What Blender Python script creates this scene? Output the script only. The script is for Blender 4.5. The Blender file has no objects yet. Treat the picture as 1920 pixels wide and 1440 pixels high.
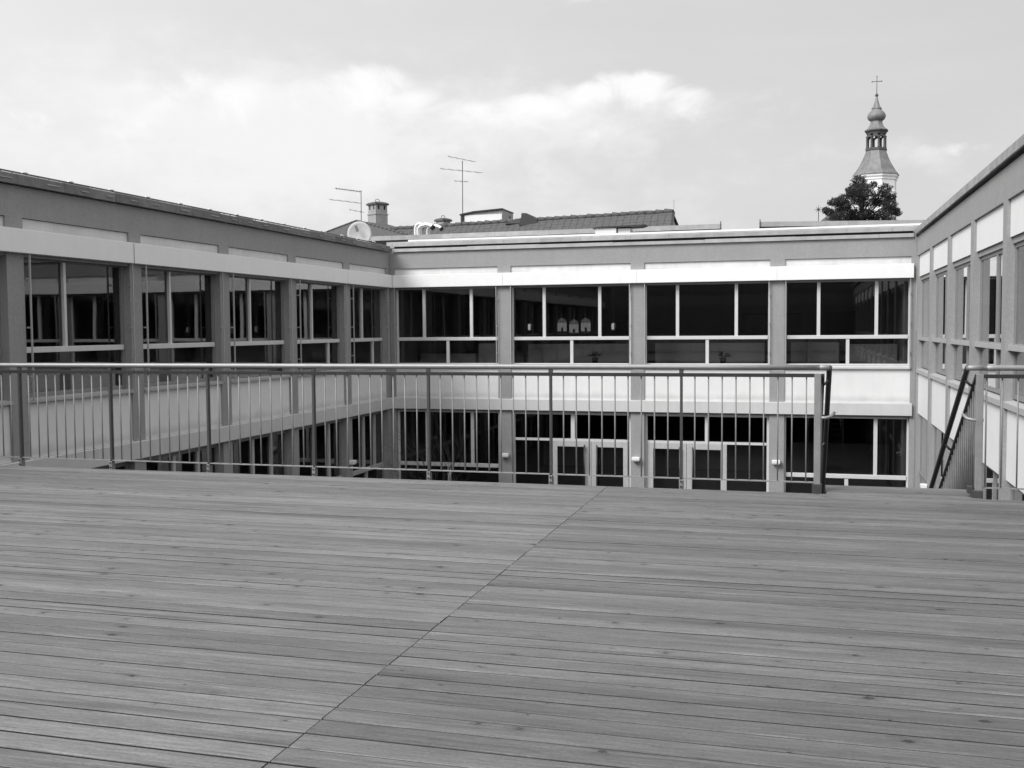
import bpy, bmesh, math, random
from mathutils import Vector, Matrix, noise
random.seed(7)
S = bpy.context.scene
COL = S.collection
R_ = math.radians

# ------------------------------------------------------------------ camera
cam_d = bpy.data.cameras.new('camera'); cam = bpy.data.objects.new('camera', cam_d); COL.objects.link(cam)
cam_d.sensor_width = 36; cam_d.lens = 36*1936.94/1920; cam_d.clip_start = .05; cam_d.clip_end = 3000
_r = Vector((0.96244613, 0.27136957, -0.00748382)); _u = Vector((-0.00728663, 0.05338086, 0.99854764)); _f = Vector((-0.27137493, 0.96099378, -0.05335357))
mw = Matrix((( _r.x, _u.x, -_f.x, 0), (_r.y, _u.y, -_f.y, 0), (_r.z, _u.z, -_f.z, 1.3733), (0, 0, 0, 1)))
cam.matrix_world = mw
S.camera = cam

# ------------------------------------------------------------------ light
SUN_AZ = Vector((-.50, -.62)).normalized(); SUN_EL = R_(42)
sdir = Vector((SUN_AZ.x*math.cos(SUN_EL), SUN_AZ.y*math.cos(SUN_EL), math.sin(SUN_EL)))
sun_d = bpy.data.lights.new('sun', 'SUN'); sun_d.energy = 3.25; sun_d.angle = R_(26); sun_d.color = (1, .998, .994)
sun = bpy.data.objects.new('sun', sun_d); COL.objects.link(sun)
sun.rotation_euler = sdir.to_track_quat('Z', 'Y').to_euler(); sun.location = (-10, -10, 40)

W = bpy.data.worlds.new('World'); S.world = W; W.use_nodes = True
nt = W.node_tree; nt.nodes.clear()
def N(t, **k):
    n = nt.nodes.new(t)
    for a, b in k.items(): setattr(n, a, b)
    return n
def LK(a, b): nt.links.new(a, b)
def mth(op, a, b=None, c=None, clamp=False):
    n = N('ShaderNodeMath', operation=op, use_clamp=clamp)
    for i, x in enumerate((a, b, c)):
        if x is None: continue
        if isinstance(x, (int, float)): n.inputs[i].default_value = x
        else: LK(x, n.inputs[i])
    return n.outputs[0]
sky = N('ShaderNodeTexSky', sky_type='NISHITA'); sky.sun_disc = False
sky.sun_elevation = SUN_EL; sky.sun_rotation = math.atan2(sdir.x, sdir.y); sky.air_density = 1; sky.dust_density = 2.5
bw = N('ShaderNodeRGBToBW'); LK(sky.outputs[0], bw.inputs[0])
tc = N('ShaderNodeTexCoord'); sep = N('ShaderNodeSeparateXYZ'); LK(tc.outputs['Generated'], sep.inputs[0])
x, y, z = sep.outputs
az = mth('ARCTAN2', x, y); el = mth('ARCSINE', z)
elp = mth('MAXIMUM', el, 0.0)
def nz(sx, sy, sz, scale, det, rough, dist=0.0, off=0.0):
    cb = N('ShaderNodeCombineXYZ'); LK(mth('MULTIPLY', az, sx), cb.inputs[0]); LK(mth('MULTIPLY', el, sy), cb.inputs[1]); cb.inputs[2].default_value = off
    n = N('ShaderNodeTexNoise'); n.inputs['Scale'].default_value = scale; n.inputs['Detail'].default_value = det
    n.inputs['Roughness'].default_value = rough; n.inputs['Distortion'].default_value = dist
    LK(cb.outputs[0], n.inputs['Vector']); return n.outputs[0]
def blob(a0, e0, wa, we):
    d1 = mth('DIVIDE', mth('SUBTRACT', az, a0), wa); d2 = mth('DIVIDE', mth('SUBTRACT', el, e0), we)
    d = mth('ADD', mth('MULTIPLY', d1, d1), mth('MULTIPLY', d2, d2))
    return mth('POWER', 2.718, mth('MULTIPLY', d, -1.0))
n1 = nz(1, 1.9, 0, 7.0, 8, .58, .3, 3.1)
n2 = nz(1, 4.0, 0, 3.0, 5, .55, .2, 9.7)
n3 = nz(1, 1.5, 0, 24.0, 8, .62, .2, 1.7)
m = None
for b, k in ((blob(-.47, .170, .28, .07), .50), (blob(-.52, .20, .14, .04), .28), (blob(-.22, .20, .16, .035), .34), (blob(-.69, .19, .08, .05), .30), (blob(.08, .155, .12, .015), .22), (blob(-.40, .10, .5, .06), .18)):
    t = mth('MULTIPLY', b, k); m = t if m is None else mth('ADD', m, t)
def blob2(a0, e0, wa, up, dn):
    d1 = mth('DIVIDE', mth('SUBTRACT', az, a0), wa); q = mth('SUBTRACT', el, e0)
    d2 = mth('MAXIMUM', mth('DIVIDE', q, up), mth('DIVIDE', q, -dn))
    return mth('POWER', 2.718, mth('MULTIPLY', mth('ADD', mth('MULTIPLY', d1, d1), mth('MULTIPLY', d2, d2)), -1.0))
h = None
for b, k in ((blob2(-.635, .192, .060, .016, .05), .60), (blob2(-.585, .214, .070, .015, .05), .72), (blob2(-.530, .224, .070, .015, .05), .80), (blob2(-.470, .224, .065, .014, .045), .78), (blob2(-.415, .234, .055, .016, .045), .92),
          (blob2(-.372, .214, .050, .014, .035), .80), (blob2(-.315, .206, .075, .012, .028), .90), (blob2(-.255, .212, .060, .012, .028), .94), (blob2(-.200, .222, .050, .012, .028), .94), (blob2(-.155, .228, .050, .013, .032), .98),
          (blob2(-.110, .216, .040, .012, .026), .84), (blob2(-.345, .172, .055, .008, .016), .60), (blob2(-.18, .183, .055, .008, .014), .56), (blob2(.025, .160, .045, .006, .010), .64), (blob2(.135, .155, .07, .008, .012), .56), (blob2(-.69, .185, .06, .014, .02), .60), (blob2(-.20, .31, .07, .008, .02), .6)):
    t = mth('MULTIPLY', b, k); h = t if h is None else mth('MAXIMUM', h, t)
n4 = nz(1, 1.25, 0, 17.0, 9, .62, .5, 5.5)
hraw = mth('ADD', h, mth('MULTIPLY', mth('SUBTRACT', n4, .5), 1.35))
hm = N('ShaderNodeMapRange', interpolation_type='SMOOTHSTEP'); LK(hraw, hm.inputs[0]); hm.inputs[1].default_value = .42; hm.inputs[2].default_value = 1.0
raw = mth('ADD', m, mth('MULTIPLY', mth('SUBTRACT', n1, .5), .85))
raw = mth('ADD', raw, mth('MULTIPLY', mth('SUBTRACT', n3, .5), .62))
mr = N('ShaderNodeMapRange', interpolation_type='SMOOTHSTEP'); LK(raw, mr.inputs[0]); mr.inputs[1].default_value = .10; mr.inputs[2].default_value = .74
cl = mr.outputs[0]
# thin veil of high haze: even grey sky, paler towards the sun's side
nrm = N('ShaderNodeVectorMath', operation='DOT_PRODUCT'); LK(tc.outputs['Generated'], nrm.inputs[0]); nrm.inputs[1].default_value = sdir
glow = mth('POWER', mth('MULTIPLY', mth('ADD', nrm.outputs['Value'], 1.0), .5), 2.0)
base = mth('ADD', mth('MULTIPLY', glow, 8.6), 5.45)
base = mth('ADD', base, mth('MULTIPLY', mth('SUBTRACT', n2, .5), 1.2))
base = mth('ADD', base, mth('MULTIPLY', mth('POWER', 2.718, mth('MULTIPLY', elp, -6.0)), 1.3))
mixed = mth('ADD', mth('MULTIPLY', bw.outputs[0], .10), base)
fin = mth('ADD', mixed, mth('MULTIPLY', cl, mth('SUBTRACT', 9.15, mixed)))
fin = mth('ADD', fin, mth('MULTIPLY', mth('MULTIPLY', hm.outputs[0], .92), mth('SUBTRACT', 10.1, fin)))
cc = N('ShaderNodeCombineColor'); 
for i in range(3): LK(fin, cc.inputs[i])
bg = N('ShaderNodeBackground'); LK(cc.outputs[0], bg.inputs[0]); bg.inputs[1].default_value = .1
wo = N('ShaderNodeOutputWorld'); LK(bg.outputs[0], wo.inputs[0])
S.view_settings.view_transform = 'Standard'; S.view_settings.look = 'None'; S.view_settings.exposure = 0; S.view_settings.gamma = 1
S.render.engine = 'CYCLES'
S.cycles.max_bounces = 8; S.cycles.transparent_max_bounces = 16; S.cycles.glossy_bounces = 4

# ------------------------------------------------------------------ materials
def mat(name, base, rough=.7, metal=0.0, var=.12, scale=6.0, stretch=(1, 1, 1), bump=0.0, bscale=60.0, spec=.5, rnd=0.0, streak=0.0, foot_dark=None, speck=.10):
    m = bpy.data.materials.new(name); m.use_nodes = True; t = m.node_tree; b = t.nodes['Principled BSDF']
    L = t.links.new; A = t.nodes.new
    def M(op, a, c=None, clamp=False):
        n = A('ShaderNodeMath'); n.operation = op; n.use_clamp = clamp
        for i, v in enumerate((a, c)):
            if v is None: continue
            if isinstance(v, (int, float)): n.inputs[i].default_value = v
            else: L(v, n.inputs[i])
        return n.outputs[0]
    g = A('ShaderNodeNewGeometry'); mp = A('ShaderNodeMapping'); L(g.outputs['Position'], mp.inputs[0]); mp.inputs['Scale'].default_value = stretch
    n = A('ShaderNodeTexNoise'); n.inputs['Scale'].default_value = scale; n.inputs['Detail'].default_value = 7; n.inputs['Roughness'].default_value = .62
    L(mp.outputs[0], n.inputs['Vector'])
    fac = M('ADD', M('MULTIPLY', M('SUBTRACT', n.outputs[0], .5), 2*var*1.6), 1.0)
    nf = A('ShaderNodeTexNoise'); nf.inputs['Scale'].default_value = 34; nf.inputs['Detail'].default_value = 3; L(g.outputs['Position'], nf.inputs['Vector'])
    fac = M('MULTIPLY', fac, M('ADD', M('MULTIPLY', M('SUBTRACT', nf.outputs[0], .5), speck), 1.0))
    if rnd:
        oi = A('ShaderNodeObjectInfo'); fac = M('MULTIPLY', fac, M('ADD', M('MULTIPLY', M('SUBTRACT', oi.outputs['Random'], .5), 2*rnd), 1.0))
    if streak:
        mp2 = A('ShaderNodeMapping'); L(g.outputs['Position'], mp2.inputs[0]); mp2.inputs['Scale'].default_value = (5, 5, .35)
        n2 = A('ShaderNodeTexNoise'); n2.inputs['Scale'].default_value = 1.6; n2.inputs['Detail'].default_value = 6; L(mp2.outputs[0], n2.inputs['Vector'])
        fac = M('MULTIPLY', fac, M('ADD', M('MULTIPLY', M('SUBTRACT', n2.outputs[0], .5), 2*streak), 1.0))
    if foot_dark:   # darker towards the bottom, with an uneven upper edge
        sx = A('ShaderNodeSeparateXYZ'); L(g.outputs['Position'], sx.inputs[0])
        mp3 = A('ShaderNodeMapping'); L(g.outputs['Position'], mp3.inputs[0]); mp3.inputs['Scale'].default_value = (1.5, 1.5, 1.0)
        n4 = A('ShaderNodeTexNoise'); n4.inputs['Scale'].default_value = 1.7; n4.inputs['Detail'].default_value = 5; L(mp3.outputs[0], n4.inputs['Vector'])
        hgt = M('ADD', sx.outputs[2], M('MULTIPLY', M('SUBTRACT', n4.outputs[0], .5), -.22))
        gm = A('ShaderNodeMapRange'); gm.interpolation_type = 'SMOOTHSTEP'; L(hgt, gm.inputs[0]); gm.inputs[1].default_value = foot_dark[0]; gm.inputs[2].default_value = foot_dark[1]; gm.inputs[3].default_value = 1-foot_dark[2]; gm.inputs[4].default_value = 1
        fac = M('MULTIPLY', fac, gm.outputs[0])
    v = M('MULTIPLY', fac, base, True)
    c = A('ShaderNodeCombineColor')
    for i in range(3): L(v, c.inputs[i])
    L(c.outputs[0], b.inputs['Base Color'])
    b.inputs['Roughness'].default_value = rough; b.inputs['Metallic'].default_value = metal; b.inputs['Specular IOR Level'].default_value = spec
    if bump:
        n3 = A('ShaderNodeTexNoise'); n3.inputs['Scale'].default_value = bscale; n3.inputs['Detail'].default_value = 4; L(g.outputs['Position'], n3.inputs['Vector'])
        bp = A('ShaderNodeBump'); bp.inputs['Strength'].default_value = bump; bp.inputs['Distance'].default_value = .01
        L(n3.outputs[0], bp.inputs['Height']); L(bp.outputs[0], b.inputs['Normal'])
    return m

PLASTER = mat('render_plaster', .305, .9, var=.07, scale=2.2, bump=.3, bscale=110, spec=.2, streak=.06, speck=.40)
PANEL = mat('white_render_panel', .74, .75, var=.05, scale=1.6, bump=.15, bscale=60, spec=.3, streak=.05)
PANELG = mat('white_render_panel_dark_foot', .74, .75, var=.05, scale=1.6, bump=.15, bscale=60, spec=.3, streak=.05, foot_dark=(-.44, -.20, .30))
FASC = mat('painted_sheet_fascia', .82, .5, var=.03, scale=3, spec=.5, streak=.03)
FASCLOW = mat('dimmed_fascia_sheet', .56, .6, var=.06, scale=3, spec=.4, streak=.08)  # lower fascia: its weaker sky light is put into a darker base colour
FRAME = mat('painted_window_frame', .60, .45, var=.06, scale=8)
DARKFRAME = mat('dark_window_frame', .22, .5, var=.1, scale=8)
DOORF = mat('anodised_door_frame', .44, .5, var=.12, scale=12)
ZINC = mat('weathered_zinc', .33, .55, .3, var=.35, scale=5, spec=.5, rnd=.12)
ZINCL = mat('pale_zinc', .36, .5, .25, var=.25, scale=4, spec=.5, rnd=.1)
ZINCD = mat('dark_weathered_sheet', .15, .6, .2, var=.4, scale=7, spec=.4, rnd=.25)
PANELR = mat('dusty_white_render', .62, .8, var=.16, scale=1.1, stretch=(1, 1, 3), spec=.3, streak=.15)
SILLM = mat('grey_sill_paint', .40, .55, var=.1, scale=5)
WHITESTRIP = mat('bright_roof_trim', .72, .4, var=.04)
BRIGHT = mat('bright_steel_clip', .85, .3, .6, var=.05)
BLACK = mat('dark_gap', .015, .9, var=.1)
STEEL = mat('galvanised_steel', .085, .5, .5, var=.25, scale=25, spec=.5)
ENDP = mat('pale_steel_plate', .26, .55, .2, var=.2, scale=14)
STEELB = mat('dull_stair_steel', .13, .6, .1, var=.25, scale=20)
BALM = mat('grey_baluster_steel', .24, .55, .1, var=.2, scale=25)
GRAIL = mat('blind_guide_rail', .42, .5, .2, var=.1)
TUBE = mat('worn_steel_tube', .30, .52, .45, var=.2, scale=(30), stretch=(.5, 3, 3), spec=.5)
STEELD = mat('dark_painted_steel', .045, .4, .3, var=.2, scale=20)
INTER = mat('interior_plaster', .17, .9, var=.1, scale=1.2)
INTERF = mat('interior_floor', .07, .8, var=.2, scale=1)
PAPER = mat('paper', .75, .9, var=.15, scale=20)
PAPERD = mat('grey_paper', .32, .9, var=.25, scale=30)
PLANT = mat('house_plant_leaf', .06, .6, var=.2)
PIC = mat('framed_picture_print', .10, .6, var=.6, scale=14)
PICF = mat('picture_frame_wood', .02, .5)
BOARD = mat('dark_board', .012, .7)
TILE = mat('clay_roof_tile', .095, .85, var=.35, scale=14, spec=.2)
TILEL = mat('pale_snow_guard', .4, .7)
CHIMW = mat('chimney_plaster', .33, .9, var=.2, scale=5, streak=.1)
WHITEWALL = mat('whitewashed_wall', .78, .85, var=.06, scale=1.0)
COPPER = mat('weathered_copper', .18, .6, .15, var=.35, scale=.9, streak=.35)
COPPERD = mat('dark_lantern_wood', .075, .7, var=.25, scale=2)
DISH = mat('dish_paint', .50, .95, var=.06, scale=6)
DISHG = mat('grey_plastic', .14, .6)
DUCT = mat('polished_duct', .9, .22, .9, var=.03)
DECKBASE = mat('dark_deck_base', .022, .95, var=.4, scale=9, spec=.1)  # near-black deck base, raised so the plank gaps read dark
BARK = mat('bark', .06, .9, var=.3)
LEAF = mat('pine_needles', .045, .8, var=.35, scale=2.5, spec=.2)
GROUND = mat('courtyard_ground', .09, .95, var=.25, scale=.5)
CONC = mat('concrete', .22, .9, var=.15, scale=2, streak=.1)
LAMP = mat('lamp_housing', .8, .4, var=.03)
RAILING_WHITE = mat('roof_membrane', .3, .9, var=.2, scale=1)

def glass(name, tint, fmul):
    m = bpy.data.materials.new(name); m.use_nodes = True; t = m.node_tree; t.nodes.clear(); A = t.nodes.new; L = t.links.new
    tr = A('ShaderNodeBsdfTransparent'); tr.inputs[0].default_value = (tint, tint, tint, 1)
    gl = A('ShaderNodeBsdfGlossy'); gl.inputs['Roughness'].default_value = .015; gl.inputs[0].default_value = (.95, .95, .95, 1)
    g = A('ShaderNodeNewGeometry')
    n = A('ShaderNodeTexNoise'); n.inputs['Scale'].default_value = 1.1; n.inputs['Detail'].default_value = 1; L(g.outputs['Position'], n.inputs['Vector'])
    bp = A('ShaderNodeBump'); bp.inputs['Strength'].default_value = .06; bp.inputs['Distance'].default_value = .01; L(n.outputs[0], bp.inputs['Height'])
    L(bp.outputs[0], gl.inputs['Normal'])
    fr = A('ShaderNodeFresnel'); fr.inputs[0].default_value = 1.5
    mu = A('ShaderNodeMath'); mu.operation = 'MULTIPLY'; mu.use_clamp = True; L(fr.outputs[0], mu.inputs[0]); mu.inputs[1].default_value = fmul
    iv = A('ShaderNodeMath'); iv.operation = 'SUBTRACT'; iv.inputs[0].default_value = 1; L(g.outputs['Backfacing'], iv.inputs[1])
    m2 = A('ShaderNodeMath'); m2.operation = 'MULTIPLY'; L(mu.outputs[0], m2.inputs[0]); L(iv.outputs[0], m2.inputs[1])
    mx = A('ShaderNodeMixShader'); L(m2.outputs[0], mx.inputs[0]); L(tr.outputs[0], mx.inputs[1]); L(gl.outputs[0], mx.inputs[2])
    o = A('ShaderNodeOutputMaterial'); L(mx.outputs[0], o.inputs[0]); return m
GLASS = glass('window_glass', .62, 1.7)

def wood(name, WOODV):
    m = bpy.data.materials.new(name); m.use_nodes = True; t = m.node_tree; b = t.nodes['Principled BSDF']; A = t.nodes.new; L = t.links.new
    def M(op, a, c=None, clamp=False):
        n = A('ShaderNodeMath'); n.operation = op; n.use_clamp = clamp
        for i, v in enumerate((a, c)):
            if v is None: continue
            if isinstance(v, (int, float)): n.inputs[i].default_value = v
            else: L(v, n.inputs[i])
        return n.outputs[0]
    tc = A('ShaderNodeTexCoord'); oi = A('ShaderNodeObjectInfo')
    off = A('ShaderNodeCombineXYZ'); L(M('MULTIPLY', oi.outputs['Random'], 37.0), off.inputs[0]); L(M('MULTIPLY', oi.outputs['Random'], 91.0), off.inputs[2])
    ad = A('ShaderNodeVectorMath'); ad.operation = 'ADD'; L(tc.outputs['Object'], ad.inputs[0]); L(off.outputs[0], ad.inputs[1])
    def noise(sc, scale, det, rough=.6, dist=0):
        mp = A('ShaderNodeMapping'); L(ad.outputs[0], mp.inputs[0]); mp.inputs['Scale'].default_value = sc
        n = A('ShaderNodeTexNoise'); n.inputs['Scale'].default_value = scale; n.inputs['Detail'].default_value = det; n.inputs['Roughness'].default_value = rough; n.inputs['Distortion'].default_value = dist
        L(mp.outputs[0], n.inputs['Vector']); return n.outputs[0]
    grain = noise((1.6, 30, 3), 3.2, 8, .7, .25)
    fine = noise((4, 120, 4), 3.0, 4, .7)
    patch = noise((.35, 3.5, 1), 2.2, 4, .55)
    speck = noise((9, 14, 4), 8, 3, .6)
    v = M('ADD', 1.0, M('MULTIPLY', M('SUBTRACT', grain, .5), 1.35))
    v = M('MULTIPLY', v, M('ADD', 1.0, M('MULTIPLY', M('SUBTRACT', fine, .5), .8)))
    v = M('MULTIPLY', v, M('ADD', 1.0, M('MULTIPLY', M('SUBTRACT', patch, .5), .95)))
    v = M('MULTIPLY', v, M('ADD', 1.0, M('MULTIPLY', M('SUBTRACT', speck, .5), .75)))
    v = M('MULTIPLY', v, M('ADD', 1.0, M('MULTIPLY', M('SUBTRACT', oi.outputs['Random'], .5), .34)))
    # checks and bleached streaks that run with the grain
    ck = noise((.75, 34, 2), 4.0, 5, .6, .35)
    def step(v_, a, b_):
        n = A('ShaderNodeMapRange'); n.interpolation_type = 'SMOOTHSTEP'; L(v_, n.inputs[0]); n.inputs[1].default_value = a; n.inputs[2].default_value = b_; return n.outputs[0]
    v = M('MULTIPLY', v, M('SUBTRACT', 1.0, M('MULTIPLY', step(ck, .58, .70), .38)))
    lt = noise((.45, 13, 2), 3.0, 5, .6, .3)
    v = M('MULTIPLY', v, M('ADD', 1.0, M('MULTIPLY', step(lt, .54, .68), .30)))
    dk = noise((.30, 9, 1), 2.0, 4, .55, .2)
    v = M('MULTIPLY', v, M('SUBTRACT', 1.0, M('MULTIPLY', step(dk, .54, .70), .28)))
    # knots
    mp = A('ShaderNodeMapping'); L(ad.outputs[0], mp.inputs[0]); mp.inputs['Scale'].default_value = (.8, 1.0, 0)
    vo = A('ShaderNodeTexVoronoi'); vo.inputs['Scale'].default_value = 7.0; vo.feature = 'F1'; vo.voronoi_dimensions = '2D'; vo.inputs['Randomness'].default_value = .6; L(mp.outputs[0], vo.inputs['Vector'])
    wn = A('ShaderNodeTexWhiteNoise'); L(vo.outputs['Position'], wn.inputs['Vector'])
    sel = M('GREATER_THAN', wn.outputs['Value'], .76)
    rad = M('ADD', .035, M('MULTIPLY', M('POWER', M('FRACT', M('MULTIPLY', wn.outputs['Value'], 211.0)), 2.0), .13))
    dd = M('ADD', vo.outputs['Distance'], M('MULTIPLY', M('SUBTRACT', speck, .5), .22))
    kn = M('MULTIPLY', M('SUBTRACT', 1.0, M('DIVIDE', dd, rad), True), sel)
    kn = M('MULTIPLY', kn, 2.4, True)
    kn = M('MULTIPLY', kn, M('ADD', .5, M('MULTIPLY', M('FRACT', M('MULTIPLY', wn.outputs['Value'], 57.0)), .5)))
    v = M('MULTIPLY', v, M('SUBTRACT', 1.0, M('MULTIPLY', kn, .78)))
    halo = M('MULTIPLY', M('SUBTRACT', 1.0, M('DIVIDE', dd, M('MULTIPLY', rad, 3.2)), True), sel)
    v = M('MULTIPLY', v, M('SUBTRACT', 1.0, M('MULTIPLY', halo, .30)))
    v = M('MULTIPLY', v, WOODV, True)
    c = A('ShaderNodeCombineColor')
    for i in range(3): L(v, c.inputs[i])
    L(c.outputs[0], b.inputs['Base Color']); b.inputs['Roughness'].default_value = .62; b.inputs['Specular IOR Level'].default_value = .35
    bp = A('ShaderNodeBump'); bp.inputs['Strength'].default_value = .35; bp.inputs['Distance'].default_value = .002; L(grain, bp.inputs['Height']); L(bp.outputs[0], b.inputs['Normal'])
    return m
WOOD = wood('weathered_deck_wood', .156)
WOOD2 = wood('weathered_deck_wood_darker', .137)

# ------------------------------------------------------------------ mesh helpers
ident = lambda p: p
class MB:
    def __init__(s, tf=None): s.v = []; s.f = []; s.sm = []; s.tf = tf or ident
    def box(s, x0, x1, y0, y1, z0, z1):
        b = len(s.v)
        if x0 > x1: x0, x1 = x1, x0
        if y0 > y1: y0, y1 = y1, y0
        if z0 > z1: z0, z1 = z1, z0
        for zz in (z0, z1):
            for p in ((x0, y0), (x1, y0), (x1, y1), (x0, y1)): s.v.append(s.tf((p[0], p[1], zz)))
        for q in ((3, 2, 1, 0), (4, 5, 6, 7), (0, 1, 5, 4), (1, 2, 6, 5), (2, 3, 7, 6), (3, 0, 4, 7)): s.f.append([b+i for i in q]); s.sm.append(False)
        return s
    def poly_prism(s, pts2, a, b, axis):  # extrude polygon along axis ('x','y','z'); pts2 in remaining axes order
        n = len(pts2); k = len(s.v)
        for c in (a, b):
            for p in pts2:
                q = {'x': (c, p[0], p[1]), 'y': (p[0], c, p[1]), 'z': (p[0], p[1], c)}[axis]; s.v.append(s.tf(q))
        s.f.append(list(range(k, k+n))[::-1]); s.f.append(list(range(k+n, k+2*n))); s.sm += [False, False]
        for i in range(n):
            j = (i+1) % n; s.f.append([k+i, k+j, k+n+j, k+n+i]); s.sm.append(False)
        return s
    def tube(s, pts, r, seg=8, caps=True):
        pts = [Vector(p) for p in pts]; k0 = len(s.v); n = len(pts)
        rr = r if isinstance(r, (list, tuple)) else [r]*n
        up = None
        for i, p in enumerate(pts):
            d = (pts[min(i+1, n-1)] - pts[max(i-1, 0)]).normalized()
            if up is None: up = Vector((0, 0, 1)) if abs(d.z) < .9 else Vector((1, 0, 0))
            a = d.cross(up)
            if a.length < 1e-4: a = d.orthogonal()
            a.normalize(); b = a.cross(d).normalized(); up = b
            for j in range(seg):
                t = 2*math.pi*j/seg; q = p + a*math.cos(t)*rr[i] + b*math.sin(t)*rr[i]; s.v.append(s.tf(tuple(q)))
        for i in range(n-1):
            for j in range(seg):
                j2 = (j+1) % seg; s.f.append([k0+i*seg+j, k0+i*seg+j2, k0+(i+1)*seg+j2, k0+(i+1)*seg+j]); s.sm.append(seg > 5)
        if caps:
            s.f.append([k0+j for j in range(seg)][::-1]); s.f.append([k0+(n-1)*seg+j for j in range(seg)]); s.sm += [False, False]
        return s
    def lathe(s, prof, c, seg=16, rot=0.0, smooth=True, caps=True):
        k0 = len(s.v)
        for r, zz in prof:
            for j in range(seg):
                t = rot+2*math.pi*j/seg; s.v.append(s.tf((c[0]+r*math.cos(t), c[1]+r*math.sin(t), zz)))
        for i in range(len(prof)-1):
            for j in range(seg):
                j2 = (j+1) % seg; s.f.append([k0+i*seg+j, k0+i*seg+j2, k0+(i+1)*seg+j2, k0+(i+1)*seg+j]); s.sm.append(smooth)
        if caps:
            s.f.append([k0+j for j in range(seg)][::-1]); s.f.append([k0+(len(prof)-1)*seg+j for j in range(seg)]); s.sm += [False, False]
        return s
    def quad(s, *p):
        k = len(s.v); s.v += [s.tf(tuple(q)) for q in p]; s.f.append(list(range(k, k+len(p)))); s.sm.append(False); return s
    def mesh(s, name, m, recalc=True, bevel=0):
        me = bpy.data.meshes.new(name); me.from_pydata([tuple(v) for v in s.v], [], s.f); me.polygons.foreach_set('use_smooth', s.sm)
        if recalc or bevel:
            bm = bmesh.new(); bm.from_mesh(me)
            if recalc: bmesh.ops.recalc_face_normals(bm, faces=bm.faces)
            if bevel:
                bmesh.ops.bevel(bm, geom=[e for e in bm.edges if len(e.link_faces) == 2 and e.calc_face_angle(0) > .5], offset=bevel, segments=1, affect='EDGES', clamp_overlap=True)
            bm.to_mesh(me); bm.free()
        me.materials.append(m); me.update(); return me
    def build(s, name, m, parent=None, label=None, cat=None, group=None, kind=None, recalc=True, bevel=0):
        return link(name, s.mesh(name, m, recalc, bevel), parent, label, cat, group, kind)
def link(name, me, parent=None, label=None, cat=None, group=None, kind=None, loc=None):
    o = bpy.data.objects.new(name, me); COL.objects.link(o)
    if parent: o.parent = parent
    tag(o, label, cat, group, kind)
    if loc: o.location = loc
    return o
def tag(o, label=None, cat=None, group=None, kind=None):
    for k, v in (('label', label), ('category', cat), ('group', group), ('kind', kind)):
        if v: o[k] = v
    return o
def empty(name, label, cat, group=None, kind=None, loc=(0, 0, 0)):
    # parts keep world coordinates: the empty marks the base, its children are offset back
    o = bpy.data.objects.new(name, None); COL.objects.link(o); o.location = loc; o.empty_display_size = .2
    tag(o, label, cat, group, kind); return o

# ------------------------------------------------------------------ ground
GZ = -3.55
MB().quad((-900, -900, GZ), (900, -900, GZ), (900, 1200, GZ), (-900, 1200, GZ)).build('ground', GROUND, kind='structure', recalc=False)

# ------------------------------------------------------------------ the school: three wings round a court
XL, YF, XR = -10.634, 25.743, 2.519
tfL = lambda p: (XL+p[1], p[0], p[2])     # u -> Y, v -> +X
tfB = lambda p: (p[0], YF-p[1], p[2])     # u -> X, v -> -Y
tfR = lambda p: (XR-p[1], p[0], p[2])     # u -> Y, v -> -X

def pane(win, tf, a, b, z0, z1, v):
    MB(tf).box(a, b, v-.008, v, z0, z1).build('pane', GLASS, win)
def window(parent, tf, a, b, z0, z1, mull, ztr=None, low=(), fm=FRAME, v0=-.20, v1=-.125, fw=.055, trh=.1, mw=.085, pv=-.165, sillz=None, outer=None):
    fr = MB(tf); fr.box(a, a+fw, v0, v1, z0, z1).box(b-fw, b, v0, v1, z0, z1).box(a+fw, b-fw, v0, v1, z1-fw, z1).box(a+fw, b-fw, v0, v1, z0, z0+fw)
    w = fr.build('window', outer or fm, parent)
    zb = z0+fw
    if ztr is not None:
        MB(tf).box(a+fw, b-fw, v0+.002, v1+.022, ztr-trh/2, ztr+trh/2).build('transom', fm, w, bevel=.006)
        zt0 = ztr+trh/2
        xs = [a+fw]
        for mx in low:
            MB(tf).box(mx-mw/2, mx+mw/2, v0+.004, v1+.004, zb, ztr-trh/2).build('mullion', fm, w); xs += [mx-mw/2, mx+mw/2]
        xs.append(b-fw)
        for i in range(0, len(xs), 2): pane(w, tf, xs[i], xs[i+1], zb, ztr-trh/2, pv)
    else: zt0 = zb
    xs = [a+fw]
    for mx in mull:
        MB(tf).box(mx-mw/2, mx+mw/2, v0+.004, v1+.006, zt0, z1-fw).build('mullion', fm, w); xs += [mx-mw/2, mx+mw/2]
    xs.append(b-fw)
    for i in range(0, len(xs), 2): pane(w, tf, xs[i], xs[i+1], zt0, z1-fw, pv)
    if sillz is not None:
        MB(tf).poly_prism([(-.2, sillz), (.035, sillz-.035), (.035, sillz-.075), (-.2, sillz-.075)], a-.01, b+.01, 'x').build('sill', SILLM if tf is tfL else fm, w)
    return w

def guide_rail(parent, tf, u, z0, z1):
    m = MB(tf); m.box(u-.008, u+.008, .06, .085, z0, z1)
    n = 3
    for i in range(n):
        zz = z0+(z1-z0)*(i+.5)/n; m.box(u-.015, u+.015, .0015, .06, zz-.012, zz+.012)
    m.build('guide_rail', GRAIL, parent)

# piers shared by the two side wings (near edge, far edge)
side_piers = [(-4.38, -4.05), (-1.66, -1.33), (1.06, 1.39), (3.78, 4.11), (6.50, 6.83), (9.22, 9.55), (11.94, 12.27), (14.66, 14.97), (17.38, 17.71), (20.10, 20.44), (22.86, 23.22)]

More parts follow.
